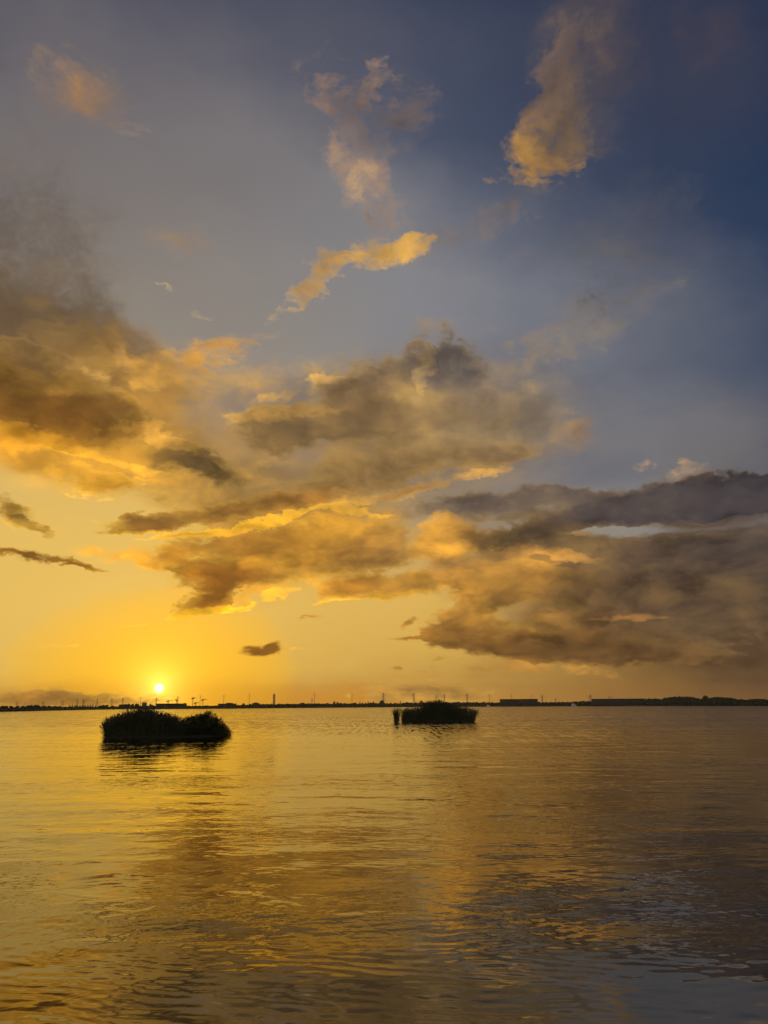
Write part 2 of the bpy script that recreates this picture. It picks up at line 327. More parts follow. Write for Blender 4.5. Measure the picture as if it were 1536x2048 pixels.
# ------------------------------------------------------------------ materials
def mat(name):
    m = bpy.data.materials.new(name); m.use_nodes = True
    return m, m.node_tree, m.node_tree.nodes['Principled BSDF']
def plain(name, a, b, scale=1.0, rough=.8, spec=.3):
    """Two close tones broken up by noise."""
    m, t, p = mat(name)
    c = t.nodes.new('ShaderNodeTexCoord')
    n = noise(Sock(t, c.outputs['Object'], True), scale, 5, .6)
    t.links.new(mixc(n.rng(.3, .7), a, b).s, p.inputs['Base Color'])
    p.inputs['Roughness'].default_value = rough
    p.inputs['Specular IOR Level'].default_value = spec
    return m
M = {
    'reed': plain('reed_leaf', (.030, .040, .012), (.055, .060, .020), 3, .6),
    'plume': plain('reed_plume', (.060, .045, .028), (.10, .075, .045), 8, .9),
    'willow': plain('shrub_leaf', (.026, .036, .012), (.05, .06, .02), 3, .6),
    'wood': plain('dark_wood', (.035, .026, .018), (.06, .045, .03), 5, .9),
    'mud': plain('wet_mud', (.018, .014, .010), (.035, .028, .02), 2, .5, .5),
    'land': plain('shore_grass', (.035, .040, .018), (.060, .058, .028), .02, .95),
    'leaf': plain('tree_foliage', (.022, .030, .012), (.045, .052, .02), .3, .9),
    'steel': plain('galvanised_steel', (.16, .16, .16), (.24, .24, .23), .2, .5, .5),
    'crane': plain('crane_paint', (.30, .17, .03), (.36, .21, .05), .3, .6),
    'shed': plain('shed_cladding', (.026, .023, .018), (.04, .035, .027), .05, .7),
    'roof': plain('shed_roof', (.025, .022, .018), (.036, .032, .026), .05, .8),
    'brick': plain('dark_brick', (.12, .07, .05), (.16, .10, .07), .2, .9),
    'white': plain('white_hull_paint', (.72, .72, .70), (.80, .80, .78), 1, .4, .5),
    'glass': plain('dark_window_glass', (.02, .025, .03), (.03, .035, .04), 1, .1, .5),
    'stone': plain('shore_stones', (.10, .09, .08), (.2, .18, .16), 1.5, .95),
}

# water: nearly black body, mirror skin broken by ripples
m, t, p = mat('lake_water'); M['water'] = m
p.inputs['Base Color'].default_value = (*WATER_BASE, 1)
p.inputs['Roughness'].default_value = .03
p.inputs['IOR'].default_value = WATER_IOR
p.inputs['Specular Tint'].default_value = (1.0, .96, .85, 1)     # reflection tinted amber to warm the mirrored sky
c = t.nodes.new('ShaderNodeTexCoord')
P = Sock(t, c.outputs['Object'], True)
def aniso(deg, sx, sy, loc=(0, 0, 0)):
    return mapping(P, loc, (0, 0, rad(deg)), (sx, sy, 1))
big = noise(aniso(8, .012, .05), 1.0, 3, .55)             # wide wind lanes
lane = noise(aniso(-6, .05, .22, (3, 7, 0)), 1.0, 3, .55) # smaller cat's-paws
py = P.xyz()[1]
calm = lane.rng(.40, .62) * big.rng(.36, .60, .35, 1.0)
far = py.rng(12.0, 45.0, .75, 1.0)
wv = noise(aniso(-20, .16, .42), 1.0, 1, .4, dist=.8)     # long lazy swell
wv2 = noise(aniso(14, .80, 1.05, (5, 1, 0)), 1.0, 2, .45, dist=.8)
rp = noise(aniso(-12, 2.3, 2.5, (2, 8, 0)), 1.0, 2, .5, dist=.6)
fn = noise(aniso(9, 7.0, 9.0), 1.0, 2, .5)
def train(deg, scale, dist, loc):
    """A train of parallel ripples bent by slow distortion."""
    n = t.nodes.new('ShaderNodeTexWave'); n.wave_type = 'BANDS'; n.bands_direction = 'Y'; n.wave_profile = 'SIN'
    t.links.new(aniso(deg, 1, 1, loc).s, n.inputs['Vector'])
    for k, v in (('Scale', scale), ('Distortion', dist), ('Detail', 2.0), ('Detail Scale', .35), ('Detail Roughness', .45)):
        n.inputs[k].default_value = v
    return Sock(t, n.outputs['Fac'])
pa = noise(aniso(-10, .07, .16, (11, 3, 0)), 1.0, 2, .5).rng(.46, .66)
pb = noise(aniso(12, .06, .15, (1, 13, 0)), 1.0, 2, .5).rng(.48, .66)
near_ = py.rng(18.0, 50.0, 1.0, 0.0)
h = wv * WAVE[0] + wv2 * WAVE[1] + rp * (calm * far + .16) * WAVE[2] + fn * (calm * far + .08) * WAVE[3]
h = h * (py.rng(25.0, 80.0) * -.9 + 1.0)
h = h + train(-16, 1.25, 9.0, (0, 0, 0)) * pa * near_ * WAVE[4] + train(13, 1.6, 10.0, (4, 9, 0)) * pb * near_ * WAVE[4]
# farther out the ripples are finer than the bump can difference, so their slopes are drawn directly
sl_ = noise(aniso(6, 2.2, 2.6, (1, 6, 2)), 1.0, 4, .62, color=True) - (.5, .5, .5)
gust = noise(aniso(0, 2.4, .13, (9, 4, 0)), 1.0, 3, .6).rng(.34, .66, .10, 2.2)
chop = (py.rng(9.0, 40.0, CHOP[0], CHOP[1]) + py.rng(40.0, 130.0, 0.0, CHOP[2])) * (calm * .7 + .3) * gust
sx_, sy_, _z = (sl_ * splat(chop)).xyz()
# ripples driven from behind are steeper on the near side: lean their slopes that way
lee = py.rng(16.0, 50.0)
sy_ = sy_ * (lee * -1.0 + 1.0) - sy_._m('ABSOLUTE') * lee
nrm = combine(t, sx_ * .75, sy_, 1.0)._m('NORMALIZE')
b = t.nodes.new('ShaderNodeBump'); b.inputs['Strength'].default_value = 1.0; b.inputs['Distance'].default_value = 1.0
t.links.new(nrm.s, b.inputs['Normal']); t.links.new(h.s, b.inputs['Height']); t.links.new(b.outputs[0], p.inputs['Normal'])

# ------------------------------------------------------------------ object helpers
def tag(o, label=None, cat=None, group=None, kind=None):
    for k, v in (('label', label), ('category', cat), ('group', group), ('kind', kind)):
        if v: o[k] = v
    return o
def thing(name, loc, rz=0.0):
    o = bpy.data.objects.new(name, None); COL.objects.link(o)
    o.location = loc; o.rotation_euler = (0, 0, rz)
    return o
class MB:
    """Collects faces and links them as one mesh object."""
    def __init__(s): s.v, s.f = [], []
    def add(s, vs, fs):
        n = len(s.v); s.v += [tuple(x) for x in vs]; s.f += [tuple(i + n for i in f) for f in fs]
    def box(s, x0, x1, y0, y1, z0, z1):
        s.add([(x, y, z) for z in (z0, z1) for x, y in ((x0, y0), (x1, y0), (x1, y1), (x0, y1))],
              [(0, 3, 2, 1), (4, 5, 6, 7), (0, 1, 5, 4), (1, 2, 6, 5), (2, 3, 7, 6), (3, 0, 4, 7)])
    def bar(s, a, b, ra, rb, n=4):
        a, b = Vector(a), Vector(b); d = (b - a).normalized()
        u = d.orthogonal().normalized(); w = d.cross(u)
        vs = []
        for pnt, r in ((a, ra), (b, rb)):
            for k in range(n):
                an = 2 * math.pi * (k + .5) / n
                vs.append(pnt + u * (r * math.cos(an)) + w * (r * math.sin(an)))
        s.add(vs, [(k, (k + 1) % n, n + (k + 1) % n, n + k) for k in range(n)] + [tuple(range(n))[::-1], tuple(range(n, 2 * n))])
    def build(s, name, m, parent=None):
        me = bpy.data.meshes.new(name); me.from_pydata(s.v, [], s.f); me.update()
        me.materials.append(M[m])
        o = bpy.data.objects.new(name, me); COL.objects.link(o)
        if parent: o.parent = parent
        return o

WATER_Z = 0.0
def on_water(px, py):
    d = ray(px, py); k = -EYE / d.z
    return Vector((d.x * k, d.y * k, 0))
def at(px, py, dist):
    """The point seen at a photograph pixel, at a ground distance in metres."""
    d = ray(px, py); k = dist / math.hypot(d.x, d.y)
    return Vector((d.x * k, d.y * k, EYE + d.z * k))

# ------------------------------------------------------------------ the lake
mb = MB()
xs = [-4400, -2300, -900, -300, -80, -20, 20, 80, 300, 900, 2300, 4400]
ys = [-400, -60, -10, 4, 20, 60, 200, 700, 1800, 4000]
mb.add([(x, y, 0) for y in ys for x in xs], [(j * 12 + i, j * 12 + i + 1, j * 12 + 13 + i, j * 12 + 12 + i) for j in range(9) for i in range(11)])
tag(mb.build('water', 'water'), kind='structure')
# ------------------------------------------------------------------ far shore
rng = random.Random(7)
SHORE = [(0, 1423.6), (100, 1421.2), (195, 1419.2), (256, 1418.3), (420, 1417.6), (512, 1416.6), (768, 1414.4), (1024, 1412.9), (1280, 1411.8), (1536, 1411.6)]
def lerp(tab, x):
    if x <= tab[0][0]: return tab[0][1]
    for (a, u), (b, v) in zip(tab, tab[1:]):
        if x <= b: return u + (v - u) * (x - a) / (b - a)
    return tab[-1][1]
def shore_dist(px):
    p = on_water(px, lerp(SHORE, px)); return math.hypot(p.x, p.y)
line = [on_water(px, lerp(SHORE, px)) for px in range(0, 1537, 48)]
first, last = line[0], line[-1]
line = [Vector((-800, -300, 0)), Vector((-520, -50, 0)), Vector((-330, 220, 0))] + line + [Vector((1300, 1050, 0)), Vector((2100, 500, 0)), Vector((2800, -300, 0))]
mb = MB(); vs = []
for p in line:
    o = Vector((p.x, p.y + 300, 0)).normalized()
    far = max(4000 - (p.y if p.y > 0 else 0), 1400)
    for dd, z in ((-6, -.5), (0, .05), (5, .9), (16, 1.5), (60, 1.7), (500, 1.9), (far, 2.0), (far + 1, -.5)):
        q = p + o * dd; vs.append((q.x, q.y, z + (mnoise.noise(q * .02) * .25 if 0 < dd < 100 else 0)))
n = len(line)
mb.add(vs, [(i * 8 + k, i * 8 + k + 1, i * 8 + 9 + k, i * 8 + 8 + k) for i in range(n - 1) for k in range(7)])
tag(mb.build('shore_ground', 'land'), kind='structure')

# ------------------------------------------------------------------ trees
ICO = {}
def ico(k):
    if k not in ICO:
        bm = bmesh.new(); bmesh.ops.create_icosphere(bm, subdivisions=k, radius=1)
        bm.verts.ensure_lookup_table()
        ICO[k] = ([v.co.copy() for v in bm.verts], [[v.index for v in f.verts] for f in bm.faces]); bm.free()
    return ICO[k]
def lump(mb, c, rx, ry, rz, r, k=2, rough=.35):
    vs, fs = ico(k); s = Vector((r.uniform(0, 99), r.uniform(0, 99), r.uniform(0, 99)))
    out = []
    for v in vs:
        d = 1 + rough * (mnoise.noise(v * 1.9 + s) + .7 * mnoise.noise(v * 4.3 + s))
        out.append((c[0] + v.x * rx * d, c[1] + v.y * ry * d, c[2] + v.z * rz * d))
    mb.add(out, fs)
def sprigs(mb, c, rx, ry, rz, r, n, size):
    """Loose leaf clumps on and just outside a crown's skin."""
    for _ in range(n):
        v = Vector((r.gauss(0, 1), r.gauss(0, 1), r.gauss(0, 1))).normalized()
        v = v * r.uniform(.85, 1.15)
        p = Vector((c[0] + v.x * rx, c[1] + v.y * ry, c[2] + v.z * rz))
        u = Vector((r.gauss(0, 1), r.gauss(0, 1), r.gauss(0, 1))).normalized(); w = u.orthogonal().normalized()
        a = size * r.uniform(.5, 1.2)
        mb.add([p + u * a, p + w * a * .6, p - u * a, p - w * a * .6], [(0, 1, 2, 3)])
def crown_round(mb, h, w, r, k=2):
    for i in range(5):
        an, rr = r.uniform(0, 6.28), w * r.uniform(.1, .28)
        c = (math.cos(an) * rr, math.sin(an) * rr, h * r.uniform(.42, .74))
        s = r.uniform(.26, .36)
        lump(mb, c, w * s, w * s, h * r.uniform(.2, .28), r, k)
        sprigs(mb, c, w * s, w * s, h * .25, r, 26, w * .07)
def crown_poplar(mb, h, w, r):
    for i in range(5):
        f = (i + .6) / 5.2
        lump(mb, (r.uniform(-.06, .06) * w, r.uniform(-.06, .06) * w, h * (.12 + .8 * f)), w * .5 * (1 - .75 * f ** 1.6), w * .5 * (1 - .75 * f ** 1.6), h * .15, r, 1)
def make_tree(kind, name, h, w, r):
    """One tree as (trunk mesh, crown mesh) under a fresh Empty."""
    t = thing(name, (0, 0, 0))
    tr = MB(); tr.bar((0, 0, -.3), (0, 0, h * .45), w * .05 + .08, w * .03 + .05, 6)
    for i in range(3):
        an = i * 2.1 + r.uniform(0, 1)
        tr.bar((0, 0, h * (.25 + .06 * i)), (math.cos(an) * w * .25, math.sin(an) * w * .25, h * (.55 + .05 * i)), w * .025 + .04, w * .01 + .02, 5)
    tr.build('trunk', 'wood', t)
    cr = MB(); (crown_poplar if kind == 'poplar' else crown_round)(cr, h, w, r)
    cr.build('crown', 'leaf', t)
    return t
PROTO = {}
def plant(kind, px, top, label, group=None, wpx=None, back=14, variants=3):
    """A tree whose crown tip shows at (px, top), standing a little behind the waterline."""
    d = shore_dist(px) + back
    p = at(px, top, d); ground = 1.2
    h = max(p.z - ground, 3)
    mpp = d / 1500.0
    w = (wpx or 9) * mpp
    key = (kind, rng.randrange(variants))
    if key not in PROTO:
        t = PROTO[key] = make_tree(kind, 'poplar_tree' if kind == 'poplar' else 'broadleaf_tree', 1.0 * 10, 1.0 * 10, random.Random(hash(key[1]) + len(kind)))
    else:
        s = PROTO[key]; t = s.copy(); COL.objects.link(t)
        for ch in list(s.children):
            c2 = ch.copy(); COL.objects.link(c2); c2.parent = t
    t.location = (p.x, p.y, ground); t.scale = (w / 10, w / 10, h / 10); t.rotation_euler = (0, 0, rng.uniform(0, 6.28))
    tag(t, label, 'tree', group)
    return t

# profile of the vegetation against the sky, (photo x, photo y)
TOP = [(-60, 1418), (0, 1416), (30, 1414), (50, 1413.5), (80, 1412.5), (130, 1413.5), (195, 1413), (230, 1413), (300, 1410.5), (312, 1411), (400, 1411), (430, 1410.5), (470, 1410), (500, 1408.5), (530, 1407.8), (600, 1407), (640, 1406.5), (690, 1406.6), (735, 1406), (768, 1406), (800, 1406.5), (830, 1405), (870, 1404.6), (1000, 1404.4), (1090, 1404), (1140, 1403.6), (1180, 1401.8), (1300, 1400)]
def belt(name, x0, x1, step, top, m, label_kind, back=8, seed=1, hmin=2.0, deep=10, lift=0.0, leafy=14, rough=.4):
    r = random.Random(seed); mb = MB(); x = x0
    while x < x1:
        px = x + r.uniform(-.4, .4) * step
        d = shore_dist(px) + back + r.uniform(0, deep)
        p = at(px, lerp(top, px) + r.uniform(-.5, 1.2) + lift, d)
        h = max(p.z - .6, hmin); w = step * d / 1500 * r.uniform(.9, 1.7)
        lump(mb, (p.x, p.y, .6 + h * .45), w, w, h * .55, r, 2, rough)
        sprigs(mb, (p.x, p.y, .6 + h * .45), w, w, h * .55, r, leafy, max(w * .16, .4))
        x += step
    return tag(mb.build(name, m), kind='stuff')
belt('hedgerow_undergrowth', -40, 1296, 3.0, TOP, 'leaf', 'stuff', 10, 3)
# reeds at the water's edge, a dark low fringe
belt('shore_undergrowth', -40, 1560, 3.2, [(x, y - 2.4) for x, y in SHORE], 'reed', 'stuff', 0, 5, 1.2, 3)
# the wood on the right
WOOD = [(1262, 1402), (1285, 1398.6), (1300, 1397), (1312, 1396), (1322, 1398.5), (1330, 1394.5), (1352, 1392.5), (1372, 1392.6), (1386, 1393.5), (1396, 1396), (1407, 1396), (1422, 1394.6), (1432, 1393), (1452, 1394.4), (1466, 1395.6), (1480, 1398.4), (1490, 1399), (1506, 1398), (1520, 1397), (1540, 1399), (1600, 1398)]
belt('far_woods', 1270, 1580, 2.4, WOOD, 'leaf', 'stuff', 12, 9, 3, 30, 0, 8, .22)
belt('woodland_undergrowth', 1270, 1580, 3.4, [(x, y + 7) for x, y in WOOD], 'leaf', 'stuff', 5, 11, 3, 10)

G = 'ragged trees along the left shore'
L = 'ragged dark broadleaf tree in the low line along the left shore'
for px, top, w in [(6, 1414.5, 10), (12, 1412.4, 9), (22, 1413, 9), (36, 1412, 9), (45, 1411.6, 9), (55, 1410.4, 8), (62, 1409.6, 7), (70, 1409.2, 8), (77, 1409.8, 7), (88, 1411, 9), (100, 1411, 8), (110, 1411.3, 9), (120, 1411.6, 9), (200, 1410.6, 9), (208, 1409.6, 8), (214, 1409.4, 8), (226, 1411, 8), (243, 1408, 9), (250, 1407.6, 9), (258, 1407, 9), (266, 1407.2, 8), (274, 1406.6, 8)]:
    plant('round', px, top, L, G, w)
for i, px in enumerate([139, 145, 150, 154, 160, 165, 170, 176, 181, 186, 191]):
    plant('poplar', px, 1410 + rng.uniform(-.6, .9), 'slim upright poplar in the row above the left shore', 'poplars in the row on the left shore', 4.4)
for px, top, w, lab in [
    (301, 1406.6, 4, 'narrow pointed tree on the shore just below and left of the sun'),
    (487, 1405.6, 5, 'small round tree on the shore left of the stepped low building'),
    (606, 1404.8, 9, 'low bushy tree between the banded tower and the tall pylon'),
    (675, 1403.4, 6, 'bushy tree beside the small square blockhouse on the far shore'),
    (763, 1399.8, 11, 'tallest round dark tree on the far shore left of the right-hand islet'),
    (815, 1403.6, 9, 'low wide tree on the shore beside the small red beacon'),
    (843, 1400.6, 7, 'round tree on the far shore showing over the left end of the right islet'),
    (1167, 1400.6, 7, 'low tree on the far shore beside the white boat farther right'),
    (1411, 1389.6, 9, 'single round crown standing above the dark wood on the right'),
]:
    plant('round', px, top, lab, None, w)
for px, top in [(720, 1402.6), (736, 1401.6), (741, 1403), (747, 1401)]:
    plant('poplar', px, top, 'small spiky dark tree left of the tallest round tree', 'spiky trees on the far shore', 4.0)

# ------------------------------------------------------------------ pylons, masts, cranes
def lattice(mb, h, wb, wt, t, bays):
    for sx, sy in ((-1, -1), (1, -1), (1, 1), (-1, 1)):
        mb.bar((sx * wb / 2, sy * wb / 2, 0), (sx * wt / 2, sy * wt / 2, h), t, t * .8)
    for k in range(bays):
        a, b = k / bays, (k + 1) / bays
        wa, w2 = (wb + (wt - wb) * a) / 2, (wb + (wt - wb) * b) / 2
        for s in (-1, 1):
            mb.bar((-wa, s * wa, h * a), (w2, s * w2, h * b), t * .55, t * .55); mb.bar((wa, s * wa, h * a), (-w2, s * w2, h * b), t * .55, t * .55)
            mb.bar((s * wa, -wa, h * a), (s * w2, w2, h * b), t * .55, t * .55)
            mb.bar((-w2, s * w2, h * b), (w2, s * w2, h * b), t * .5, t * .5)
def pylon_meshes(kind):
    """Built 60 m tall, scaled to each place."""
    a, b = MB(), MB()
    if kind == 'lattice':
        lattice(a, 60, 5.0, 1.8, .24, 9)
        for z, w in ((42, 9), (48, 7.5), (54, 6)):
            b.bar((-w, 0, z), (0, 0, z + 1.6), .12, .25); b.bar((w, 0, z), (0, 0, z + 1.6), .12, .25); b.bar((-w, 0, z), (w, 0, z), .16, .16)
            for s in (-1, 1): b.bar((s * w, 0, z), (s * w, 0, z - 2.6), .14, .14)
    else:
        a.bar((0, 0, 0), (0, 0, 60), .70, .40, 8)
        for z, w in ((46, 5), (51, 5), (56, 4)):
            b.bar((-w, 0, z + 1), (0, 0, z), .12, .2); b.bar((w, 0, z + 1), (0, 0, z), .12, .2)
            for s in (-1, 1): b.bar((s * w, 0, z + 1), (s * w, 0, z - 1.4), .25, .25)
    return a, b
PYL = {}
def pylon(px, top, d, kind, label, sx=1.0):
    p = at(px, top, d); h = p.z - 1.8
    if kind not in PYL:
        a, b = pylon_meshes(kind)
        t = PYL[kind] = thing('power_pylon' if kind == 'lattice' else 'steel_pole', (0, 0, 0))
        a.build('mast', 'steel', t); b.build('cross_arms', 'steel', t)
    else:
        s = PYL[kind]; t = s.copy(); COL.objects.link(t)
        for ch in list(s.children):
            c2 = ch.copy(); COL.objects.link(c2); c2.parent = t
    t.location = (p.x, p.y, 1.8); t.scale = (sx, sx, h / 60); t.rotation_euler = (0, 0, math.atan2(-p.x, p.y) + rng.uniform(-.5, .5))
    tag(t, label, 'pylon', 'power pylons and poles along the far shore')
for a in [
    (34, 1404, 3300, 'lattice', 'short faint pylon over the ragged trees, leftmost of all the pylons'),
    (51, 1403.6, 3600, 'pole', 'faint thin pole standing second from the left end of the shore'),
    (87, 1402.4, 3300, 'lattice', 'short pylon over the low trees well left of the poplar row'),
    (123.4, 1401.5, 3200, 'pole', 'thin pole on the left of a close pair just left of the poplars'),
    (126.6, 1400.4, 2700, 'lattice', 'darker pylon on the right of a close pair just left of the poplars'),
    (146, 1400, 3000, 'pole', 'thin straight pole over the left end of the poplar row'),
    (155, 1397.8, 2500, 'lattice', 'thick dark pylon over the poplars, left of another thick one'),
    (166.8, 1398.2, 2500, 'lattice', 'thick dark pylon over the poplars with a thin pole close beside it'),
    (170, 1399, 2900, 'pole', 'thin pole standing close on the right of a thick pylon over the poplars'),
    (195, 1397.4, 2600, 'lattice', 'pylon rising at the right-hand end of the poplar row'),
    (224, 1397, 2500, 'lattice', 'dark pylon over the shore trees behind the left edge of the left islet'),
    (246, 1395.6, 2600, 'lattice', 'pylon rising behind the tallest reeds of the left islet'),
    (282, 1393.2, 2600, 'pole', 'tall thin pole left of the sun beside the square brick block'),
    (313, 1395.4, 2600, 'lattice', 'pylon rising straight below the setting sun'),
    (356, 1391.6, 2600, 'lattice', 'tall pylon right of the sun over the long low warehouse'),
    (401, 1389.6, 2400, 'pole', 'tall pole standing between two tower cranes'),
    (448, 1388.8, 2400, 'pole', 'tall pole rising over the middle of the stepped grey warehouse'),
    (499, 1386.6, 2400, 'pole', 'tall thin pole left of the thick banded tower'),
    (624, 1396.4, 3400, 'lattice', 'short faint pylon close on the left of a much taller pole'),
    (629, 1385.6, 2200, 'pole', 'tall dark pole right of the banded tower with a short pylon beside it'),
    (704, 1386, 2300, 'pole', 'tall lone pole left of the spiky dark trees'),
    (767, 1385.6, 2300, 'lattice', 'tall pylon rising beside the tallest round tree'),
    (827, 1386, 2300, 'lattice', 'tall pylon between the red beacon and the right islet'),
    (829.8, 1395, 3400, 'pole', 'short thin pole close on the right of a tall pylon near the red beacon'),
    (872.6, 1390, 2500, 'lattice', 'pylon rising over the middle of the right islet, left of its taller twin'),
    (888.5, 1388.4, 2400, 'lattice', 'pylon over the right islet, right of another showing above its bushes'),
    (934, 1386.6, 2400, 'lattice', 'pylon over the right end of the right islet'),
    (978.5, 1387.4, 2400, 'pole', 'tall thin pole above the small white motor boat'),
    (1022.5, 1387.4, 2600, 'pole', 'thin pole rising over the left part of the big dark flat-roofed shed'),
    (1063, 1388.6, 2800, 'pole', 'faint pole over the right part of the big dark flat-roofed shed'),
    (1084, 1389.6, 2300, 'lattice', 'dark lattice pylon just right of the big flat-roofed shed'),
    (1111, 1397, 3500, 'lattice', 'short faint pylon between the big shed and the moored white boat'),
    (1177.5, 1392, 3200, 'pole', 'faint thin pole close on the left of a dark lattice pylon'),
    (1180.6, 1389.4, 2300, 'lattice', 'dark lattice pylon at the left end of the long flat block'),
    (1196, 1391.4, 3400, 'pole', 'faint pole over the left third of the long flat block'),
    (1218.5, 1391, 3400, 'lattice', 'faint pylon over the middle of the long flat block, left of a pair'),
    (1224.5, 1391.4, 3500, 'pole', 'faint pole over the middle of the long flat block, right of a pair'),
]: pylon(*a)

def crane(px, top, d, jib, side, label):
    p = at(px, top, d); h = p.z - 1.8
    t = thing('tower_crane', (p.x, p.y, 1.8), math.atan2(-p.x, p.y))
    a = MB(); lattice(a, h * .92, 2.4, 2.2, .3, 8); a.build('mast', 'crane', t)
    b = MB(); j = h * .90
    b.bar((side * -.28 * jib, 0, j), (side * jib, 0, j), .45, .3); b.bar((side * -.28 * jib, 0, j + 2.2), (side * jib * .97, 0, j + .6), .4, .3)
    for k in range(8): b.bar((side * jib * k / 8, 0, j), (side * jib * (k + .5) / 8, 0, j + 2), .3, .3)
    b.build('jib', 'crane', t)
    c = MB(); c.bar((0, 0, j), (0, 0, h), 1.2, .4); c.bar((0, 0, h), (side * jib * .6, 0, j + 1.2), .22, .22); c.bar((0, 0, h), (side * -.26 * jib, 0, j + 2), .22, .22); c.build('apex', 'crane', t)
    w = MB(); x = side * -.25 * jib; w.box(x - 2, x + 2, -1, 1, j - 3.2, j - .2); w.build('counterweight', 'stone', t)
    e = MB(); e.box(side * 1.6 - 1, side * 1.6 + 1, -2.4, -.6, j - 2.6, j - .3); e.build('cab', 'glass', t)
    tag(t, label, 'crane', 'tower cranes on the far shore right of the sun')
crane(337, 1400.4, 2600, 16, 1, 'small low tower crane nearest below and right of the sun')
crane(353, 1398.6, 2900, 10, -1, 'small tower crane close on the left of the pylon right of the sun')
crane(386, 1394.4, 2300, 9, 1, 'tall tower crane left of the tall pole, third crane from the sun')
crane(391, 1405, 2300, 10, 1, 'lowest tower crane, standing in the gap between two taller ones')
crane(406, 1397.8, 2400, 13, 1, 'tower crane right of the tall pole, farthest of the cranes from the sun')

# the banded tower
p = at(548.5, 1386.6, 2200); h = p.z - 1.8
t = thing('radio_tower', (p.x, p.y, 1.8))
a = MB(); lattice(a, h * .93, 5.0, 4.0, .6, 7); a.build('mast', 'steel', t)
for k in range(1, 7):
    a = MB(); a.box(-3.2, 3.2, -3.2, 3.2, h * k / 7.2, h * k / 7.2 + 1.1); a.build('platform', 'steel', t)
a = MB(); a.bar((0, 0, h * .9), (0, 0, h + 3), .6, .25, 6); a.build('antenna', 'steel', t)
tag(t, 'thick banded lattice tower, the heaviest mast on the far shore right of the sun', 'tower')
# the red beacon
d = shore_dist(801) + 4; p = at(801, 1401.6, d); h = p.z - 1.2
t = thing('beacon', (p.x, p.y, 1.2))
a = MB(); a.bar((0, 0, 0), (0, 0, h * .75), 1.0, .7, 10); a.build('column', 'brick', t)
a = MB(); a.bar((0, 0, h * .75), (0, 0, h * .8), 1.3, 1.3, 10); a.bar((0, 0, h * .8), (0, 0, h * .94), .7, .7, 10); a.bar((0, 0, h * .94), (0, 0, h), .8, .1, 10); a.build('lantern', 'brick', t)
tag(t, 'small reddish beacon on the far shore left of the right islet', 'beacon')

# ------------------------------------------------------------------ buildings
def building(name, x0, x1, top, back, label, m='shed', roof='flat', steps=()):
    xm = (x0 + x1) / 2; d = shore_dist(xm) + back
    p0, p1, pt = at(x0, 1410, d), at(x1, 1410, d), at(xm, top, d)
    ln = (p1 - p0).to_2d().length; h = pt.z - 1.2; dp = min(max(ln * .35, 10), 34)
    c = (p0 + p1) / 2
    t = thing(name, (c.x, c.y, 1.2), math.atan2(p1.y - p0.y, p1.x - p0.x))
    hw = ln / 2; eave = h * (.98 if roof == 'flat' else .80)
    a = MB(); a.box(-hw, hw, 0, dp, 0, eave); a.build('wall', m, t)
    r = MB()
    if roof == 'flat':
        r.box(-hw - .4, hw + .4, -.4, dp + .4, eave + .003, h)
        for sx, sw, sh in steps: r.box(hw * (sx - sw), hw * (sx + sw), dp * .2, dp * .8, h + .003, h + sh)
    else:
        nb = max(1, round(ln / 40)); s = ln / nb
        for k in range(nb):
            x = -hw + k * s
            r.add([(x - .02, -.4, eave), (x + s / 2, -.4, h), (x + s + .02, -.4, eave), (x - .02, dp + .4, eave), (x + s / 2, dp + .4, h), (x + s + .02, dp + .4, eave)],
                  [(0, 1, 2), (5, 4, 3), (0, 3, 4, 1), (1, 4, 5, 2), (0, 2, 5, 3)])
    r.build('roof', 'roof', t)
    nd = max(1, round(ln / 16))
    for k in range(nd):
        x = -hw + (k + .5) * ln / nd
        if k % 3 == 1:
            q = MB(); q.box(x - 2, x + 2, -.12, -.003, 0, min(4.2, h * .6)); q.build('door', 'roof', t)
        else:
            q = MB(); q.box(x - 2.6, x + 2.6, -.12, -.003, h * .5, h * .72); q.build('window', 'glass', t)
    tag(t, label, 'building')
building('brick_house', 284, 293.4, 1404.8, 40, 'small square brick block between the reeds of the left islet and the sun', 'brick', 'flat')
building('warehouse', 312, 373.5, 1407.0, 60, 'long low warehouse straight below and right of the sun', 'shed', 'flat', ((.86, .06, -.2 + .9),))
building('warehouse', 436, 473, 1407.2, 60, 'stepped grey warehouse right of the cranes, under a tall pole', 'shed', 'flat', ((.15, .28, 1.2), (.5, .12, .8)))
building('warehouse', 504, 519, 1404.6, 50, 'small stepped building with a gabled roof left of the banded tower', 'brick', 'gable')
building('blockhouse', 666.4, 670.6, 1403.0, 20, 'small square blockhouse standing above the hedgerow in the middle of the far shore', 'brick', 'flat')
building('warehouse', 1000, 1041.9, 1398.2, 4, 'left half of the big dark flat-roofed shed pair right of the islet', 'shed', 'flat')
building('warehouse', 1042.1, 1076, 1397.8, 4, 'right half of the big dark flat-roofed shed pair, beside a lattice pylon', 'shed', 'flat')
building('warehouse', 1184, 1292, 1397.4, 6, 'very long dark flat-topped block ending against the wood on the right', 'shed', 'flat')

